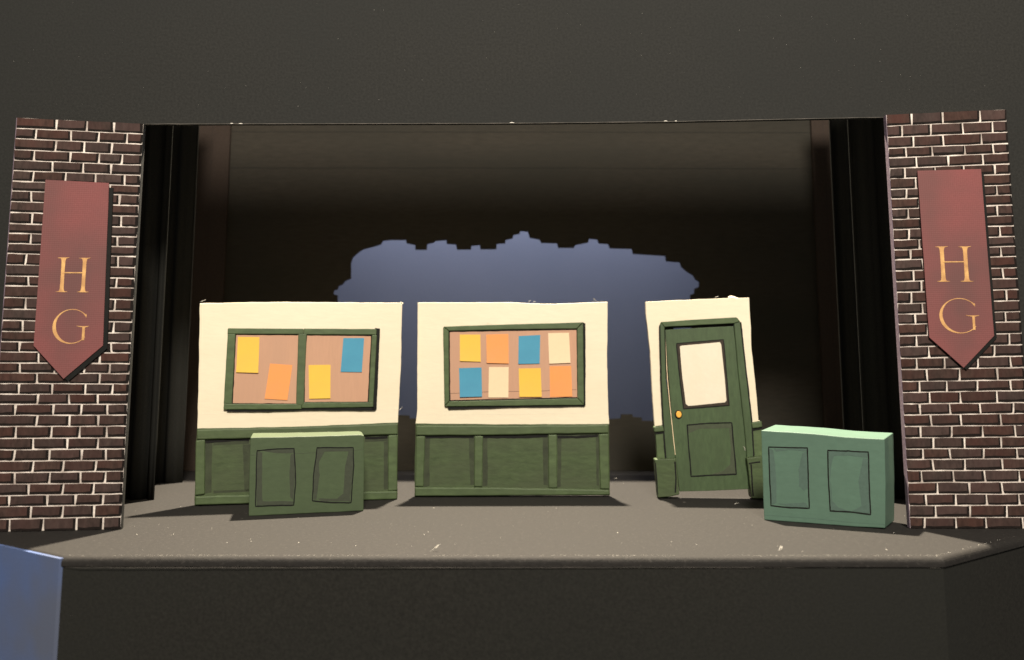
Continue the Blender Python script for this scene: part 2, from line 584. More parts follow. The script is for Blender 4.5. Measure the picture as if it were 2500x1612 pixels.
def column(fr, corners, evens, odds, label, seed, rows=38, core_left=False):
    col = empty('brick_column', fr, label, 'column', 'painted brick columns beside the stage opening')
    tl, tr, br, bl = fr.poly(corners)
    bl = (bl[0], 0.25)
    br = (br[0], 0.25)
    slab('mortar_board', [tl, tr, br, bl], -2.6, 0.0, M['mortar'], col, w=0.12, step=4)
    # dark cut edges of the board
    for (p, q, sgn) in ((bl, tl, -1), (br, tr, 1)):
        slab('board_edge', [(p[0], p[1]), (q[0], q[1]), (q[0] + sgn * 0.35, q[1]), (p[0] + sgn * 0.35, p[1])], -2.7, 0.04,
             M['core'] if sgn < 0 else M['black'], col)
    rnd = random.Random(seed)
    hs = [1.0 + rnd.uniform(-0.09, 0.09) for _ in range(rows)]
    tot = sum(hs)
    f = 0.0
    ji = 0
    wid = tr[0] - tl[0]
    for r in range(rows):
        f0, f1 = f / tot, (f + hs[r]) / tot
        f += hs[r]
        js = evens if r % 2 == 0 else odds
        cut = [0.0] + [x + rnd.uniform(-0.018, 0.018) for x in js] + [1.0]
        for i in range(len(cut) - 1):
            def P(fx, fz):
                a = (tl[0] + (bl[0] - tl[0]) * fz, tl[1] + (bl[1] - tl[1]) * fz)
                b = (tr[0] + (br[0] - tr[0]) * fz, tr[1] + (br[1] - tr[1]) * fz)
                return (a[0] + (b[0] - a[0]) * fx, a[1] + (b[1] - a[1]) * fx)
            fm, xm = (f0 + f1) / 2, (cut[i] + cut[i + 1]) / 2
            q0 = (P(cut[i], fm)[0], P(xm, f1)[1])
            q1 = (P(cut[i + 1], fm)[0], P(xm, f0)[1])
            e0, e1 = P(0, fm), P(1, fm)
            slope = (e1[1] - e0[1]) / (e1[0] - e0[0])
            g = 0.52
            gh = 0.37 + rnd.uniform(-0.06, 0.08)
            s0 = q0[0] + (g if i else 0.1)
            s1 = q1[0] - (g if i < len(cut) - 2 else 0.1)
            z0, z1 = q0[1] + gh, q1[1] - gh
            if r == 0:
                z1 = q1[1] - 0.02
            if r == rows - 1:
                z0 = q0[1] + 0.05
            if s1 - s0 < 1.2:
                continue
            brick(col, s0, s1, z0, z1, 0.0, seed * 1000 + r * 10 + i, slope)
    return col


fL = Frame(on_floor(-30, 1300), on_floor(294, 1293))
fR = Frame(on_floor(2223, 1291), on_floor(2528, 1291))
colL = column(fL, [(42, 288), (350, 303), (294, 1294), (-30, 1300)], [0.30, 0.545, 0.775], [0.16, 0.42, 0.655, 0.86],
              'dark brick column with pale mortar on the left of the stage opening', 11)
colR = column(fR, [(2164, 281), (2455, 268), (2528, 1291), (2223, 1291)], [0.22, 0.475, 0.77], [0.13, 0.36, 0.62, 0.885],
              'dark brick column with pale mortar on the right of the stage opening', 23, core_left=True)


# ------------------------------------------------------------------ banners with letters
def letter_H(name, x0, x1, z0, z1, d, parent):
    W_, H_ = x1 - x0, z1 - z0
    vs, fs = [], []
    st = W_ * 0.105
    k = 0
    for cxx in (x0 + W_ * 0.20, x1 - W_ * 0.20):
        pts = [(cxx, z0 + H_ * t) for t in (0.0, 0.05, 0.12, 0.5, 0.88, 0.95, 1.0)]
        ribbon_data(pts, [st * 1.9, st * 1.25, st, st * 0.92, st, st * 1.25, st * 1.9], d, d + 0.10 + 0.011 * k, vs, fs)
        k += 1
        for zz in (z0 + H_ * 0.012, z1 - H_ * 0.012):
            pts = [(cxx - W_ * 0.165, zz), (cxx - W_ * 0.08, zz), (cxx + W_ * 0.08, zz), (cxx + W_ * 0.165, zz + (H_ * 0.015 if zz > (z0 + z1) / 2 else 0))]
            ribbon_data(pts, [0.12, 0.42, 0.42, 0.12], d, d + 0.10 + 0.011 * k, vs, fs)
            k += 1
    zb = z0 + H_ * 0.56
    ribbon_data([(x0 + W_ * 0.2, zb), (x0 + W_ * 0.5, zb + 0.05), (x1 - W_ * 0.2, zb + 0.1)], [0.55, 0.5, 0.55], d, d + 0.10 + 0.011 * k, vs, fs)
    return build(name, vs, fs, M['gold'], parent)


def letter_G(name, x0, x1, z0, z1, d, parent):
    W_, H_ = x1 - x0, z1 - z0
    cx_, cz_ = x0 + W_ * 0.52, (z0 + z1) / 2
    rx, rz = W_ * 0.50, H_ * 0.49
    vs, fs = [], []
    pts, ws = [], []
    for i in range(41):
        an = math.radians(38 + (322 - 38) * i / 40)
        pts.append((cx_ + rx * math.cos(an), cz_ + rz * math.sin(an)))
        thick = max(0.0, math.cos(an - math.radians(195)))
        ws.append(0.34 + 1.35 * thick ** 2.2)
    ws[0] = 0.9
    ws[1] = 0.6
    ribbon_data(pts, ws, d, d + 0.10, vs, fs)
    gx = x0 + W_ * 0.865
    ribbon_data([(pts[0][0], pts[0][1] + 0.9), (pts[0][0] + 0.1, pts[0][1] - 0.8)], [0.3, 0.18], d, d + 0.111, vs, fs)
    ribbon_data([(gx, z0 + H_ * 0.10), (gx, z0 + H_ * 0.3), (gx, z0 + H_ * 0.5)], [1.2, 1.25, 1.25], d, d + 0.122, vs, fs)
    ribbon_data([(gx - W_ * 0.20, z0 + H_ * 0.51), (gx - W_ * 0.06, z0 + H_ * 0.49), (gx + W_ * 0.06, z0 + H_ * 0.49), (gx + W_ * 0.15, z0 + H_ * 0.51)], [0.15, 0.5, 0.5, 0.15], d, d + 0.133, vs, fs)
    return build(name, vs, fs, M['gold'], parent)


def banner(fr, pts, hbox, gbox, label, off=1.6):
    d0, d1 = 1.3, 1.75
    o = empty('banner', fr, label, 'banner', 'maroon pointed banners on the brick columns')
    p = fr.poly(pts, d1)
    slab('banner_card', p, d0, d1, M['maroon'], o, w=0.05, step=5)
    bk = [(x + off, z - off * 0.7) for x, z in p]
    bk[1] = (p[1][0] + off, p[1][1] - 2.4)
    slab('painted_shadow', bk, 0.5, d0 - 0.05, M['ink'], o, w=0.08, step=3)  # banner's painted drop shadow, a black sheet offset right and down
    for nm, fn, bx in (('letter_h', letter_H, hbox), ('letter_g', letter_G, gbox)):
        a = fr.px(bx[0], bx[3], d1)
        b = fr.px(bx[2], bx[1], d1)
        c = fr.px((bx[0] + bx[2]) / 2, (bx[1] + bx[3]) / 2, d1)
        hw, hh = (b[0] - a[0]) / 2, (b[1] - a[1]) / 2
        fn(nm, c[0] - hw, c[0] + hw, c[1] - hh, c[1] + hh, d1, o)
    return o


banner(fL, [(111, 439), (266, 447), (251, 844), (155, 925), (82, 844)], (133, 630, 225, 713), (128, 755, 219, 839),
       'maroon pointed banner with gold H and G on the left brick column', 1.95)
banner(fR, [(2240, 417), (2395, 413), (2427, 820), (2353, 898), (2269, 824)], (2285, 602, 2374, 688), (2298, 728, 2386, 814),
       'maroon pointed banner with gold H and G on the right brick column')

# ------------------------------------------------------------------ upstage: drapes, pillars, broken wall, sky cloth
WALL_Y = 650.0


def drape(x_px, folds, y, label, seed):
    a = at_depth(x_px[0], 600, y)
    b = at_depth(x_px[1], 600, y)
    fr = Frame((a.x, y), (b.x, y))
    o = empty('stage_drape', fr, label, 'drape', 'black drapes at the stage sides')
    n = 70
    L_ = fr.length
    rnd = random.Random(seed)
    ph = rnd.uniform(0, 6)
    vs, fs = [], []
    nz = 9
    for k in range(nz):
        z = 0.02 + 300 * k / (nz - 1)
        for i in range(n):
            t = i / (n - 1)
            dd = 2.2 * math.sin(t * folds * 2 * math.pi + ph + 0.15 * math.sin(z * 0.01)) + 0.7 * math.sin(t * folds * 4.7 * math.pi + 1)
            vs.append(((t * L_) * MM, -dd * MM, z * MM))
    for k in range(nz - 1):
        for i in range(n - 1):
            a_ = k * n + i
            fs.append([a_, a_ + 1, a_ + n + 1, a_ + n])
    c = build('cloth', vs, fs, M['drape'], o)
    for p in c.data.polygons:
        p.use_smooth = True
    sm = c.modifiers.new('thick', 'SOLIDIFY')
    sm.thickness = 0.0008
    slab('batten', [(-2, 300.5), (L_ + 2, 300.5), (L_ + 2, 304), (-2, 304)], -2, 2, M['black'], o, bevel=0.3)
    return o


drape((318, 412), 2.1, 500, 'black folded drape beside the left brick column', 3)
drape((395, 470), 1.6, 575, 'narrow black drape next to the left brown pillar', 8)
drape((2085, 2215), 2.1, 500, 'black folded drape beside the right brick column', 5)
drape((2036, 2108), 1.6, 575, 'narrow black drape next to the right brown pillar', 9)


def pillar(x0, x1, y, label):
    a = at_depth(x0, 600, y)
    b = at_depth(x1, 600, y)
    fr = Frame((a.x, y), (b.x, y))
    o = empty('pillar_board', fr, label, 'pillar', 'brown black pillar boards flanking the broken wall')
    L_ = fr.length
    slab('face', [(0, 0.02), (L_, 0.02), (L_, 300), (0, 300)], -3, 0, M['pillar'], o, w=0.1, step=6)
    line('seam', [(L_ * 0.5, 299), (L_ * 0.5 + 0.2, 150), (L_ * 0.5, 1)], 0.2, -0.05, 0.04, M['drape'], o, w=0.05, closed=False)
    return o


pillar(462, 550, 646.6, 'brown black pillar board left of the broken wall')
pillar(1994, 2052, 646.6, 'brown black pillar board right of the broken wall')

hole_px = crop([(105, 465), (80, 460), (85, 435), (105, 430), (110, 410), (135, 400), (150, 380), (185, 365), (185, 275), (195, 240), (235, 205), (260, 190), (320, 175), (365, 160), (375, 140), (420, 135), (515, 135), (518, 155), (570, 165), (570, 193), (637, 193), (640, 160), (680, 150), (690, 140), (755, 135), (757, 158), (812, 162), (818, 192), (900, 192), (903, 170), (955, 165), (957, 190), (1052, 190), (1055, 158), (1105, 155), (1108, 135), (1150, 125), (1155, 105), (1192, 98), (1195, 82), (1240, 85), (1252, 122), (1310, 132), (1320, 152), (1415, 155), (1422, 182), (1515, 182), (1525, 165), (1600, 150), (1605, 128), (1655, 132), (1662, 155), (1722, 160), (1728, 185), (1860, 188), (1868, 218), (2060, 230), (2066, 262), (2148, 268), (2155, 295), (2190, 325), (2225, 345), (2240, 370), (2262, 385), (2262, 415), (2235, 425), (2232, 455), (2210, 462), (2208, 520)], 780, 530, 2.438)
hole_px += [(1690, 800), (1678, 806), (1676, 850), (1662, 856), (1660, 930), (1640, 938), (1638, 1000), (1620, 1006), (1618, 1028),
            (1568, 1028), (1567, 1020), (1546, 1018), (1544, 1012), (1517, 1012), (1516, 1022), (1480, 1024), (1478, 1030), (1400, 1030), (1398, 1018), (1320, 1018), (1318, 1026),
            (1200, 1026), (1198, 1016), (1110, 1016), (1108, 1022), (1000, 1022), (999, 1015), (950, 1013), (948, 1022), (880, 1022), (878, 1000), (850, 996), (848, 900), (836, 890), (834, 780), (823, 770)]
fW = Frame((-300, WALL_Y), (300, WALL_Y))
wall = empty('broken_wall', fW, 'black painted wall with a jagged broken opening behind the flats', 'wall')
outer = [(0, 0.02), (600, 0.02), (600, 320), (0, 320)]
hole = fW.poly(hole_px)
bm = bmesh.new()


def loop(pts):
    v = [bm.verts.new((x * MM, 0, z * MM)) for x, z in pts]
    for i in range(len(v)):
        bm.edges.new((v[i], v[(i + 1) % len(v)]))


loop(outer)
loop(hole)
bmesh.ops.triangle_fill(bm, use_beauty=True, edges=bm.edges[:])
me = bpy.data.meshes.new('wall_panel')
bmesh.ops.recalc_face_normals(bm, faces=bm.faces)
for f_ in bm.faces:
    if f_.normal.y > 0:
        f_.normal_flip()
bm.to_mesh(me)
bm.free()
wp = link('wall_panel', me, M['wallblack'], wall)
sm = wp.modifiers.new('thick', 'SOLIDIFY')
sm.thickness = 0.003
sm.offset = -1
# joint strips seen across the upper wall
for u0, u1, v in ((552, 1990, 410), (552, 1990, 322)):
    p0 = fW.px(u0, v, 0.3)
    p1 = fW.px(u1, v + 2, 0.3)
    vs, fs = [], []
    ribbon_data([p0, ((p0[0] + p1[0]) / 2, (p0[1] + p1[1]) / 2 + 0.2), p1], [0.35, 0.3, 0.35], 0.02, 0.16, vs, fs)
    build('seam', vs, fs, M['drape'], wall)

SKY_Y = 735.0
frS = Frame((-330, SKY_Y), (330, SKY_Y))
sky = empty('sky_cloth', frS, 'plain dusty blue cloth seen through the broken wall', 'backdrop')
slab('cloth', [(0, 0.02), (660, 0.02), (660, 660), (0, 660)], -1, 0, M['sky'], sky)  # extended upwards out of view to block ceiling lamp light through the opening
slab('batten', [(-4, 661), (664, 661), (664, 666), (-4, 666)], -2.5, 2.0, M['black'], sky, bevel=0.4)


# ------------------------------------------------------------------ flats
def quad_rail(name, fr, pts, d1, mat, parent, bevel=0.9, d0=0.0, w=0.16):
    return slab(name, fr.poly(pts, d1), d0, d1, mat, parent, w=w, bevel=bevel, seg=3, step=4)


def notes(fr, items, board_desc, d):
    for (col, pts, label) in items:
        mat, cn = {'y': (M['yellow'], 'yellow'), 'o': (M['orange'], 'orange'), 'b': (M['blue'], 'blue'), 'w': (M['whitep'], 'cream')}[col]
        o = curl_paper(fr, pts, d, mat)
        tag(o, label, 'paper', 'paper notes on the notice boards')


def curl_paper(fr, pts, d, mat):
    """sheet stuck at the top, its lower edge standing off a little"""
    q = fr.poly(pts, d)          # tl tr br bl
    nx, nz = 5, 7
    rnd = random.Random(int(pts[0][0] * 10))
    lift = rnd.uniform(0.25, 0.8)
    tw = rnd.uniform(-0.3, 0.3)
    vs, fs = [], []
    cxm = sum(p[0] for p in q) / 4
    czm = sum(p[1] for p in q) / 4
    for k in range(nz):
        fz = k / (nz - 1)
        for i in range(nx):
            fx = i / (nx - 1)
            a = Vector(q[0]).lerp(Vector(q[1]), fx)
            b = Vector(q[3]).lerp(Vector(q[2]), fx)
            p = a.lerp(b, fz)
            dd = d + 0.06 + (lift + tw * (fx - 0.5)) * fz ** 2.2
            vs.append(((p.x - cxm) * MM, -dd * MM, (p.y - czm) * MM))
    for k in range(nz - 1):
        for i in range(nx - 1):
            a_ = k * nx + i
            fs.append([a_, a_ + nx, a_ + nx + 1, a_ + 1])
    o = build('paper_note', vs, fs, mat, None)
    s = o.modifiers.new('thick', 'SOLIDIFY')
    s.thickness = 0.00008
    s.offset = 1
    base = fr.o + fr.t * cxm
    o.location = (base.x * MM, base.y * MM, czm * MM)
    o.rotation_euler = (0, 0, fr.rot)
    return o


TH = 4.5  # flat thickness


def flat_common(fr, cream, green, fields, rails, label, name='wall_flat'):
    o = empty(name, fr, label, 'scenery flat')
    cp = fr.poly(cream)
    gp = fr.poly(green)
    gp = [(x, max(z, 0.15)) for x, z in gp]
    slab('upper_panel', cp, -TH, 0.0, M['cream'], o, w=0.22, bevel=0.35, step=3)
    slab('lower_panel', gp, -TH, 0.25, M['green'], o, w=0.2, bevel=0.3, step=3)
    for nm, pts, d1 in rails:
        quad_rail(nm, fr, pts, d1, M['greenlight'], o)
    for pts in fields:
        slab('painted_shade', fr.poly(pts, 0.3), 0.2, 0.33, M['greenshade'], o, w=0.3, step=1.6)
    return o


# ---- left flat
S5 = lambda pts: crop(pts, 440, 700, 2.61)
f1 = Frame(on_floor(475, 1236), on_floor(969, 1219))
flat1 = flat_common(
    f1,
    S5([(125, 106), (640, 98), (1400, 103), (1415, 112), (1408, 480), (1388, 872), (700, 898), (108, 908), (116, 600)]),
    S5([(106, 904), (700, 893), (1388, 866), (1383, 1357), (700, 1378), (91, 1396)]),
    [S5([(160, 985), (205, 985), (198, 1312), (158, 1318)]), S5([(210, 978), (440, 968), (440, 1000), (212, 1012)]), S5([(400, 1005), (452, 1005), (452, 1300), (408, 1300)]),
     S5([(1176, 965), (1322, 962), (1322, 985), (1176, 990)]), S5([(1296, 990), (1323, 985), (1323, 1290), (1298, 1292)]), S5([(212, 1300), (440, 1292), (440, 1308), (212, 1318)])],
    [('top_rail', S5([(104, 910), (700, 896), (1387, 872), (1386, 944), (1100, 950), (700, 962), (104, 976)]), 2.0),
     ('stile', S5([(98, 980), (158, 974), (156, 1324), (93, 1332)]), 1.5),
     ('stile', S5([(700, 966), (752, 964), (750, 1318), (698, 1320)]), 1.5),
     ('stile', S5([(1326, 947), (1386, 945), (1383, 1300), (1324, 1304)]), 1.5),
     ('bottom_rail', S5([(93, 1336), (700, 1318), (1383, 1302), (1382, 1356), (700, 1376), (92, 1394)]), 1.9)],
    'cream and green wall flat with a two-part notice board, behind the small crate')

# ---- centre flat
S6 = lambda pts: crop(pts, 980, 700, 2.75)
f2 = Frame(on_floor(1012, 1214), on_floor(1488, 1213))
flat2 = flat_common(
    f2,
    S6([(108, 108), (700, 106), (1030, 117), (1385, 102), (1382, 500), (1390, 850), (1396, 926), (700, 928), (94, 922), (106, 820)]),
    S6([(94, 918), (700, 924), (1393, 921), (1400, 1402), (700, 1406), (87, 1410)]),
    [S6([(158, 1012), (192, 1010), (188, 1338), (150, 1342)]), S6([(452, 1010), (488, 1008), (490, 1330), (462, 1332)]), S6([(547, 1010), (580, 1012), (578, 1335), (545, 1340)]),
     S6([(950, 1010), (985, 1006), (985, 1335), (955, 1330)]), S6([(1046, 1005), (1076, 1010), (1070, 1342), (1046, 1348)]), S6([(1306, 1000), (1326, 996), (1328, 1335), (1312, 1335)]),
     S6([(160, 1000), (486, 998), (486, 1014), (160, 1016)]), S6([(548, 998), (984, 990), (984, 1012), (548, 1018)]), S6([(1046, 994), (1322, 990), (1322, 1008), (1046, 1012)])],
    [('top_rail', S6([(97, 932), (700, 934), (1392, 927), (1392, 985), (1000, 990), (700, 996), (400, 1000), (97, 1000)]), 2.0),
     ('stile', S6([(99, 1004), (158, 1004), (148, 1345), (92, 1342)]), 1.5),
     ('stile', S6([(490, 1002), (548, 1002), (542, 1346), (488, 1345)]), 1.5),
     ('stile', S6([(987, 994), (1045, 994), (1046, 1354), (988, 1354)]), 1.5),
     ('stile', S6([(1326, 989), (1392, 988), (1397, 1360), (1336, 1360)]), 1.5),
     ('bottom_rail', S6([(89, 1346), (700, 1350), (1396, 1364), (1398, 1400), (700, 1404), (90, 1408)]), 1.9)],
    'cream and green wall flat in the centre with a notice board of eight papers')


# shadow under the dado rail of the flats, painted as a dark line
for fr, par, S, segs in ((f2, flat2, S6, [[(165, 1010), (320, 1009), (486, 1009)], [(550, 1008), (760, 1011), (982, 1002)], [(1048, 1010), (1180, 1012), (1318, 1001)]]),
                         (f1, flat1, S5, [[(160, 990), (300, 980), (440, 976)], [(1178, 964), (1240, 965), (1322, 960)]])):
    for sgm in segs:
        line('painted_line', fr.poly(S(sgm), 0.4), 1.5, 0.25, 0.42, M['ink'], par, w=0.25, closed=False)


# ---- notice boards
def board(fr, S, cork, rails, ink, label):
    o = empty('notice_board', fr, label, 'notice board', 'green framed notice boards')
    for q in cork:
        slab('cork_panel', fr.poly(S(q), 0.9), 0.02, 0.9, M['cork'], o, w=0.05)
    for nm, pts, d1 in rails:
        slab(nm, fr.poly(S(pts), d1), 0.02, d1, M['greenlight'], o, w=0.10, bevel=0.45, step=3)
    for pts in ink:
        slab('painted_edge_shadow', fr.poly(S(pts), 1.1), 0.02, 1.1, M['ink'], o, w=0.18, step=1.4)  # black drop shadow painted along the frame's right and lower edges
    return o


FD = 2.0
board(f1, S5, [[(345, 295), (755, 300), (742, 755), (322, 757)], [(800, 300), (1228, 305), (1204, 744), (785, 744)]],
      [('frame_rail', [(303, 265), (786, 268), (786, 304), (300, 302)], FD),
       ('frame_rail', [(787, 267), (1252, 270), (1250, 307), (787, 305)], FD - 0.05),
       ('frame_rail', [(278, 746), (740, 748), (774, 748), (773, 782), (274, 784)], FD),
       ('frame_rail', [(775, 738), (1232, 738), (1230, 768), (774, 775)], FD - 0.05),
       ('frame_stile', [(302, 302), (352, 302), (329, 748), (276, 748)], FD - 0.1),
       ('mullion', [(752, 300), (806, 302), (788, 744), (774, 756), (738, 752)], FD + 0.1),
       ('frame_stile', [(1222, 308), (1254, 306), (1231, 740), (1199, 740)], FD - 0.1)],
      [[(1242, 264), (1273, 268), (1252, 776), (1242, 790), (1222, 786)], [(294, 770), (780, 765), (1232, 755), (1240, 790), (780, 790), (560, 799), (298, 797)]],
      'two-part green framed notice board on the flat behind the small crate')
board(f2, S6, [[(310, 290), (1182, 276), (1186, 752), (315, 775)]],
      [('frame_rail', [(281, 268), (700, 254), (1218, 240), (1178, 282), (700, 288), (318, 297)], FD),
       ('frame_stile', [(280, 270), (317, 299), (321, 768), (289, 802)], FD - 0.08),
       ('frame_stile', [(1180, 284), (1220, 242), (1226, 794), (1182, 748)], FD - 0.08),
       ('frame_rail', [(322, 770), (1182, 750), (1226, 795), (700, 801), (290, 805)], FD)],
      [[(1214, 238), (1236, 248), (1236, 798), (1216, 804)], [(298, 792), (1228, 780), (1230, 804), (700, 812), (318, 826)]],
      'single green framed notice board on the centre flat')
# ink lines around the cork
for pts in ([(319, 299), (1178, 284)], [(1180, 286), (1184, 520), (1187, 748)], [(322, 768), (1180, 748)], [(319, 299), (323, 768)]):
    line('painted_line', f2.poly(S6(pts), 1.0), 1.1, 0.85, 1.05, M['ink'], [o for o in C.objects if o.name == 'notice_board.001'][0], w=0.1, closed=False)
for pts in ([(350, 302), (748, 305)], [(808, 306), (1220, 310)], [(330, 748), (736, 750)], [(790, 740), (1198, 739)], [(352, 302), (330, 748)], [(803, 306), (790, 500), (788, 738)], [(1221, 310), (1199, 738)]):
    line('painted_line', f1.poly(S5(pts), 1.0), 1.0, 0.85, 1.05, M['ink'], [o for o in C.objects if o.name == 'notice_board'][0], w=0.1, closed=False)

nb2 = [o for o in C.objects if o.name == 'notice_board.001'][0]
line('pencil_line', f2.poly(S6([(324, 718), (600, 706), (900, 702), (1176, 693)]), 0.95), 0.22, 0.85, 0.93, M['brownink'], nb2, w=0.08, closed=False)
line('fold_mark', f2.poly(S6([(110, 862), (600, 858), (1000, 852), (1388, 848)]), 0.05), 0.3, -0.1, 0.05, M['pane'], flat2, w=0.1, closed=False)
line('fold_mark', f1.poly(S5([(116, 812), (500, 806), (900, 800), (1388, 780)]), 0.05), 0.3, -0.1, 0.05, M['pane'], flat1, w=0.1, closed=False)
notes(f1, [('y', S5([(368, 320), (505, 322), (498, 550), (357, 546)]), 'yellow paper note at the top left of the two-part notice board'),
           ('o', S5([(572, 490), (715, 500), (683, 724), (538, 715)]), 'tilted orange paper note low on the two-part notice board'),
           ('y', S5([(818, 500), (958, 498), (957, 712), (822, 715)]), 'yellow paper note low beside the mullion of the two-part notice board'),
           ('b', S5([(1040, 328), (1172, 328), (1157, 545), (1022, 543)]), 'blue paper note at the top right of the two-part notice board')], '', 0.9)
notes(f2, [('y', S6([(392, 322), (530, 322), (533, 505), (393, 500)]), 'yellow paper note in the upper row of the centre notice board'),
           ('o', S6([(570, 322), (718, 318), (720, 517), (573, 513)]), 'orange paper note in the upper row of the centre notice board'),
           ('b', S6([(787, 332), (932, 325), (928, 517), (785, 520)]), 'blue paper note in the upper row of the centre notice board'),
           ('w', S6([(985, 312), (1125, 310), (1135, 512), (992, 518)]), 'cream paper note in the upper row of the centre notice board'),
           ('b', S6([(387, 548), (538, 543), (542, 738), (393, 742)]), 'blue paper note in the lower row of the centre notice board'),
           ('w', S6([(588, 540), (720, 540), (718, 745), (584, 745)]), 'cream paper note in the lower row of the centre notice board'),
           ('y', S6([(788, 550), (935, 547), (942, 740), (792, 740)]), 'yellow paper note in the lower row of the centre notice board'),
           ('o', S6([(995, 535), (1140, 532), (1147, 738), (998, 742)]), 'orange paper note in the lower row of the centre notice board')], '', 0.9)

# ------------------------------------------------------------------ door flat
S7 = lambda pts: crop(pts, 1540, 700, 2.484)
f3 = Frame(on_floor(1604, 1216), on_floor(1864, 1219))
df = empty('door_flat', f3, 'leaning cream flat with a green door beside the teal crate', 'scenery flat')
slab('upper_panel', f3.poly(S7([(90, 92), (420, 76), (718, 67), (735, 400), (765, 680), (775, 812), (790, 815), (735, 826), (712, 820), (650, 200), (180, 225), (185, 600), (198, 840), (145, 848), (130, 640), (118, 400), (95, 200)])),
     -TH, 0.0, M['cream'], df, w=0.2, bevel=0.35, step=3)
# green casing
slab('door_frame', f3.poly(S7([(176, 230), (184, 214), (625, 186), (648, 190), (664, 212), (700, 520), (735, 820), (748, 1032), (705, 1040), (690, 860), (652, 520), (626, 222), (205, 245), (214, 560), (250, 860), (272, 1042), (214, 1046), (200, 860), (186, 560)]), 1.2),
     -TH, 1.2, M['doorgreen'], df, w=0.12, bevel=0.5, step=3)
slab('frame_top', f3.poly(S7([(183, 214), (420, 198), (640, 186), (664, 210), (625, 222), (420, 232), (205, 244)]), 1.9), 1.21, 1.9, M['greenlight'], df, w=0.1, bevel=0.3, step=3)
# dark back behind the gap at the left of the door
slab('gap_backing', f3.poly(S7([(196, 250), (262, 250), (300, 1040), (262, 1040)])), -3.5, -2.6, M['ink'], df)
# door leaf
DD = -0.2
leaf = slab('door', f3.poly(S7([(208, 262), (420, 250), (626, 240), (660, 560), (695, 900), (722, 1228), (500, 1238), (296, 1243), (262, 950), (236, 640)]), DD), -2.4, DD, M['doorgreen'], df, w=0.1, bevel=0.25, step=3)
line('painted_line', f3.poly(S7([(204, 247), (420, 236), (622, 226)]), DD + 0.2), 1.7, DD, DD + 0.14, M['ink'], leaf, w=0.2, closed=False)
line('painted_line', f3.poly(S7([(626, 232), (662, 540), (700, 880), (712, 1030)]), DD + 0.2), 0.55, DD, DD + 0.16, M['ink'], leaf, w=0.12, closed=False)
line('worn_line', f3.poly(S7([(207, 262), (222, 560), (246, 800), (270, 1020)]), 0.1), 0.42, DD - 0.2, DD + 0.1, M['whitep'], leaf, w=0.12, closed=False)
win = slab('window_frame', f3.poly(S7([(280, 346), (420, 336), (560, 324), (580, 520), (596, 718), (460, 728), (320, 740), (296, 540)]), DD + 0.25), DD - 0.1, DD + 0.25, M['brownink'], leaf, w=0.12, step=2)
slab('window_pane', f3.poly(S7([(298, 362), (312, 358), (540, 337), (548, 350), (566, 520), (581, 690), (572, 702), (350, 724), (334, 712), (312, 540)]), DD + 0.4), DD + 0.2, DD + 0.4, M['pane'], leaf, w=0.12, bevel=0.06, step=2)
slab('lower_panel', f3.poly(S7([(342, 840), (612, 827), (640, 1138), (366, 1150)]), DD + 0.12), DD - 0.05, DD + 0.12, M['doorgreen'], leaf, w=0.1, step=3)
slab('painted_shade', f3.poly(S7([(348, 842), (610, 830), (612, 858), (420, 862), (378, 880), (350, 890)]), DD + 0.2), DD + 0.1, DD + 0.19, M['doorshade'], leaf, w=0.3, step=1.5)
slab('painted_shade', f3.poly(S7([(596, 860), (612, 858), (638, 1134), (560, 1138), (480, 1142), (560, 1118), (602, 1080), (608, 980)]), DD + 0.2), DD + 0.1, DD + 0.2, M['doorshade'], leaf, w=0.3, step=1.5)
line('painted_line', f3.poly(S7([(342, 840), (480, 828), (612, 826), (626, 980), (640, 1138), (500, 1143), (366, 1150), (352, 980)]), DD + 0.26), 0.55, DD, DD + 0.25, M['ink'], leaf, w=0.15)
line('painted_line', f3.poly(S7([(278, 346), (420, 333), (562, 322), (580, 520), (597, 720), (460, 730), (320, 742), (296, 540)]), DD + 0.3), 0.45, DD, DD + 0.28, M['ink'], leaf, w=0.15)
# knob: disc with ring
kc = f3.px(*S7([(290, 776)])[0], DD + 0.6)


def disc(cx_, cz_, r1, r2, n=20):
    return [(cx_ + r1 * math.cos(2 * math.pi * i / n), cz_ + r2 * math.sin(2 * math.pi * i / n)) for i in range(n)]


slab('knob_ring', disc(kc[0], kc[1], 2.35, 2.75), DD - 0.1, DD + 0.22, M['ink'], leaf)
slab('knob', disc(kc[0] + 0.1, kc[1] + 0.1, 1.75, 2.15), DD + 0.2, DD + 1.3, M['knob'], leaf, bevel=0.7, seg=3)
# casing ink lines
line('painted_line', f3.poly(S7([(176, 235), (182, 560), (196, 830), (212, 1040)]), 1.3), 0.6, 1.1, 1.3, M['ink'], df, w=0.15, closed=False)
line('painted_line', f3.poly(S7([(666, 216), (698, 500), (734, 820), (746, 1028)]), 1.3), 0.6, 1.1, 1.3, M['ink'], df, w=0.15, closed=False)
line('painted_line', f3.poly(S7([(207, 262), (211, 400), (215, 560)]), 1.3), 0.4, 1.1, 1.3, M['ink'], df, w=0.1, closed=False)
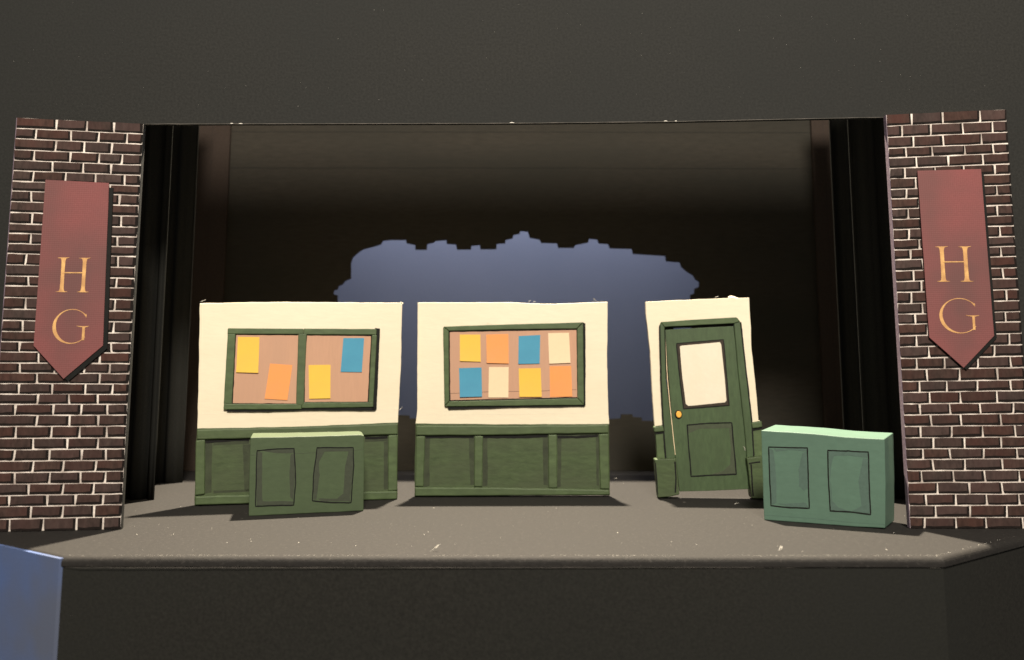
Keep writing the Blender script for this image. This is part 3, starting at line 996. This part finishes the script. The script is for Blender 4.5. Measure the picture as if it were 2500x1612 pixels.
# wainscot ends, caps and plinths
slab('wainscot', f3.poly(S7([(150, 880), (206, 872), (222, 1046), (160, 1050)]), 0.6), -TH, 0.6, M['greenlight'], df, w=0.15, bevel=0.3)
slab('wainscot', f3.poly(S7([(738, 860), (796, 852), (812, 1040), (746, 1034)]), 0.6), -TH, 0.6, M['greenlight'], df, w=0.15, bevel=0.3)
slab('rail_cap', f3.poly(S7([(139, 850), (196, 842), (203, 878), (142, 884)]), 2.0), -TH, 2.0, M['greenlight'], df, w=0.12, bevel=0.7, seg=3)
slab('rail_cap', f3.poly(S7([(732, 824), (794, 814), (800, 852), (738, 862)]), 2.0), -TH, 2.0, M['greenlight'], df, w=0.12, bevel=0.7, seg=3)
line('painted_line', f3.poly(S7([(150, 888), (180, 884), (202, 880)]), 1.0), 1.6, 0.5, 0.95, M['ink'], df, w=0.3, closed=False)
line('painted_line', f3.poly(S7([(740, 866), (770, 862), (796, 857)]), 1.0), 1.5, 0.5, 0.95, M['ink'], df, w=0.3, closed=False)
pl = [(x, max(z, 0.12)) for x, z in f3.poly(S7([(145, 1048), (208, 1044), (275, 1042), (296, 1262), (240, 1275), (164, 1281)]), 4.0)]
slab('plinth', pl, -TH - 1, 4.0, M['green'], df, w=0.2, bevel=0.6, seg=3)
pl2 = [(x, max(z, 0.12)) for x, z in f3.poly(S7([(702, 1040), (770, 1030), (840, 1030), (850, 1288), (735, 1286)]), 4.0)]
slab('plinth', pl2, -TH - 1, 4.0, M['green'], df, w=0.2, bevel=0.6, seg=3)
line('painted_line', f3.poly(S7([(268, 1062), (274, 1160), (270, 1250)]), 4.2), 0.6, 3.95, 4.12, M['ink'], df, w=0.15, closed=False)
line('painted_line', f3.poly(S7([(150, 1070), (160, 1180), (164, 1262)]), 4.2), 0.4, 3.95, 4.12, M['ink'], df, w=0.15, closed=False)
line('painted_line', f3.poly(S7([(730, 1078), (735, 1180), (742, 1270)]), 4.2), 0.6, 3.95, 4.12, M['ink'], df, w=0.15, closed=False)
line('painted_line', f3.poly(S7([(716, 1074), (750, 1068), (785, 1064)]), 4.2), 0.6, 3.95, 4.12, M['ink'], df, w=0.2, closed=False)


# ------------------------------------------------------------------ crates
def crate(fr, front, depth, mat, shade, panels, shades, extra, label, S, shift=0.0, rise=0.0):
    o = empty('crate', fr, label, 'crate', 'small painted crates')
    p = fr.poly(front)
    p = [(x, max(z, 0.1)) for x, z in p]
    body = slab('body', p, -depth, 0.0, mat, o, w=0.12, bevel=0.4, seg=2, step=4)
    zt = max(z for x, z in p)
    for v in body.data.vertices:          # hand-made box: a little out of square
        k = max(0.0, min(1.0, v.co.y / (depth * MM)))
        v.co.x += shift * MM * k
        v.co.z += rise * MM * k * v.co.z / (zt * MM)
    for q in panels:
        pp = fr.poly(S(q), 0.1)
        slab('panel', pp, -0.1, 0.08, mat, o, w=0.1, step=3)
        line('painted_line', fr.poly(S(q), 0.22), 0.42, 0.05, 0.22, M['ink'], o, w=0.16)
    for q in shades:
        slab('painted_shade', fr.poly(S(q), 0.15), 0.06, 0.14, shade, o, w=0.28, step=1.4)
    for q in extra:
        line('score_line', fr.poly(S(q), 0.06), 0.16, -0.05, 0.05, shade, o, w=0.06, closed=False)
    return o


f4 = Frame(on_floor(607, 1261), on_floor(888, 1248))
crate(f4, S5([(447, 962), (800, 955), (1150, 944), (1172, 950), (1172, 1200), (1168, 1432), (800, 1450), (436, 1467), (440, 1200)]), 22.0, M['boxgreen'], M['boxgreenshade'],
      [[(490, 1046), (620, 1034), (725, 1032), (733, 1150), (736, 1250), (722, 1392), (600, 1396), (480, 1400), (484, 1200)],
       [(872, 1027), (1102, 1026), (1106, 1140), (1088, 1376), (960, 1376), (842, 1364), (850, 1200)]],
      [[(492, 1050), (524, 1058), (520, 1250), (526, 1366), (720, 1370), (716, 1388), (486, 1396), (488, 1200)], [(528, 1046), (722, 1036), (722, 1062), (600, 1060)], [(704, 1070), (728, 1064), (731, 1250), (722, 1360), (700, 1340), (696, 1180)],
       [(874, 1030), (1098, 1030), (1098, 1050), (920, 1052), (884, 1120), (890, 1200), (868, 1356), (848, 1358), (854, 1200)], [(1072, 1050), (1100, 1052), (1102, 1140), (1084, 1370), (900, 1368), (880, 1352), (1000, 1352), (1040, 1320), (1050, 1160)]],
      [[(445, 1074), (800, 1062), (1168, 1040)]],
      'small green crate with two painted panels in front of the left flat', S5, shift=0.5, rise=1.0)

f5 = Frame(on_floor(1865, 1270), on_floor(2160, 1293))
tealc = crate(f5, S7([(790, 872), (1100, 892), (1300, 912), (1538, 925), (1545, 1200), (1542, 1466), (1300, 1452), (1000, 1430), (808, 1416)]), 24.0, M['teal'], M['tealshade'],
      [[(836, 973), (950, 976), (1070, 978), (1076, 1150), (1082, 1344), (960, 1340), (850, 1328), (842, 1150)],
       [(1195, 993), (1320, 996), (1440, 1003), (1446, 1190), (1454, 1382), (1330, 1366), (1210, 1360), (1200, 1180)]],
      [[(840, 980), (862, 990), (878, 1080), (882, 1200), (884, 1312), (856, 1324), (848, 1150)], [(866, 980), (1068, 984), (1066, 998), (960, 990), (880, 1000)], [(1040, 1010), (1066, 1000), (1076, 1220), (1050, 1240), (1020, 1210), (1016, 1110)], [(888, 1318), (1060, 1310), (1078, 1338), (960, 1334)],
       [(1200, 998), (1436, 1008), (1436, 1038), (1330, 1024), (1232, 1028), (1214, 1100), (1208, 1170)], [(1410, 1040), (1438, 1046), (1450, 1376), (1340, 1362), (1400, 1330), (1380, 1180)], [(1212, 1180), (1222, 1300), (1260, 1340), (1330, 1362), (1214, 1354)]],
      [[(810, 1386), (1100, 1406), (1360, 1432), (1540, 1442)]],
      'teal crate with two painted panels standing right of the door', S7, shift=3.6, rise=1.8)

# stray fibres and glue flecks on the flats
for fr, par, u, v, dx, dz, cu in ((f1, flat1, 489, 738, 3.2, 1.6, 1.2), (f1, flat1, 974, 1003, 1.8, 2.6, 1.6), (f1, flat1, 981, 741, -0.8, 1.2, 0.6),
                                  (f2, flat2, 1290, 737, 1.6, 1.0, 0.9), (f2, flat2, 1301, 737, 1.6, -0.2, 1.3), (f2, flat2, 1450, 737, -0.6, 2.4, 1.3), (f2, flat2, 1456, 737, -1.6, 2.0, 0.6), (f2, flat2, 1193, 790, -1.0, 0.8, 0.5),
                                  (f3, df, 1815, 1090, 0.7, -2.6, 0.8), (f3, df, 1745, 727, 2.2, 0.8, 1.0)):
    s, z = fr.px(u, v, 0.3)
    fibre(par, s, z, 0.3, dx, dz, r=0.10, curl=cu)


def fleck(parent, s, z, d, r):
    bm = bmesh.new()
    bmesh.ops.create_icosphere(bm, subdivisions=2, radius=r * MM)
    for v in bm.verts:
        v.co *= 1 + 0.5 * noise.noise(v.co * 2500 + Vector((s, z, 1)))
        v.co += Vector((s * MM, -d * MM, z * MM))
    me = bpy.data.meshes.new('glue_fleck')
    bm.to_mesh(me)
    bm.free()
    return link('glue_fleck', me, M['cream'], parent)


for u, v, r in ((1782, 727, 1.0), (1788, 727.5, 1.3), (1794, 728, 0.9), (1799, 728.5, 0.6)):
    s, z = f3.px(u, v, -1.0)
    fleck(df, s, z, -1.0, r)
for u, v in ((979, 739), (983, 741)):
    s, z = f1.px(u, v, -0.8)
    fleck(flat1, s, z, -0.8, 0.5)

# ------------------------------------------------------------------ dust and lint on the floor
random.seed(91)
vs, fs = [], []


def flake(x, y, z, r):
    b = len(vs)
    n = 5
    ph = random.uniform(0, 6)
    hgt = r * random.uniform(0.3, 0.8)
    for i in range(n):
        an = ph + 2 * math.pi * i / n
        rr = r * random.uniform(0.5, 1.2)
        vs.append(((x + rr * math.cos(an)) * MM, (y + rr * math.sin(an)) * MM, (z + 0.02) * MM))
    vs.append((x * MM, y * MM, (z + hgt) * MM))
    for i in range(n):
        fs.append([b + i, b + (i + 1) % n, b + n])


for i in range(130):
    u = random.uniform(150, 2300)
    v = 1170 + 178 * random.random() ** 0.8
    p = on_floor(u, v)
    flake(p.x, p.y, 0.0, random.choice((0.08, 0.09, 0.1, 0.12, 0.14, 0.18, 0.26)))
for i in range(900):
    t = random.random()
    if noise.noise(Vector((t * 9, 3, 7))) + 0.35 * random.random() < 0.0:
        continue
    x = FRONT_L.x + (FRONT_R.x - FRONT_L.x) * t
    flake(x, FRONT_L.y + 2.7 + random.uniform(-0.15, 0.4), 0.0, random.uniform(0.05, 0.11))
for i in range(60):
    t = random.random() ** 1.5
    p = FRONT_R.lerp(SIDE_R, t)
    flake(p.x - 2.2, p.y + 3.2 + random.uniform(-0.2, 0.4), 0.0, random.uniform(0.05, 0.15))
for (u, v, k, lx, lz) in ((1054, 1347, 7, 4.2, 3.6), (1903, 1346, 5, 1.2, 2.2), (1497, 1170, 3, 3.0, 0.8), (1793, 1232, 3, 3.0, 1.2)):
    p = on_floor(u, v)
    for j in range(k):
        f0 = random.uniform(0.0, 0.4)
        f1 = random.uniform(0.6, 1.0)
        x0, y0 = p.x + random.uniform(-0.5, 0.5), p.y + random.uniform(-0.5, 0.5)
        tube_data([(x0 + lx * f0, y0, 0.1 + lz * f0), (x0 + lx * (f0 + f1) / 2 + random.uniform(-0.4, 0.4), y0 + 0.3, 0.15 + lz * (f0 + f1) / 2), (x0 + lx * f1, y0 + 0.6, 0.1 + lz * f1)], 0.07, vs, fs)


def wall_flake(p, r):
    b = len(vs)
    n = 5
    ph = random.uniform(0, 6)
    for i in range(n):
        an = ph + 2 * math.pi * i / n
        rr = r * random.uniform(0.5, 1.2)
        vs.append(((p.x + rr * math.cos(an)) * MM, (p.y - 0.02) * MM, (p.z + rr * math.sin(an)) * MM))
    vs.append((p.x * MM, (p.y - r * 0.5) * MM, p.z * MM))
    for i in range(n):
        fs.append([b + i, b + (i + 1) % n, b + n])


for i in range(110):
    wall_flake(at_depth(random.uniform(20, 2480), random.uniform(5, 262), HY), random.choice((0.05, 0.06, 0.08, 0.1)))
for i in range(70):
    wall_flake(at_depth(random.uniform(170, 2290), random.uniform(1395, 1605), FRONT_L.y + 0.7), random.choice((0.05, 0.06, 0.07, 0.1)))
for u, v, dx, dz in ((1795, 1538, 0.5, -1.6), (955, 1575, 0.6, -1.2), (1712, 1530, 0.2, 1.2)):
    p = at_depth(u, v, FRONT_L.y + 0.6)
    tube_data([(p.x, p.y, p.z), (p.x + dx * 0.2, p.y - 0.2, p.z + dz * 0.5), (p.x + dx, p.y - 0.1, p.z + dz)], 0.08, vs, fs)
dust = build('dust_specks', vs, fs, M['lint'], None)
dust['kind'] = 'stuff'
dust['label'] = 'pale dust specks and lint scattered over the stage floor'
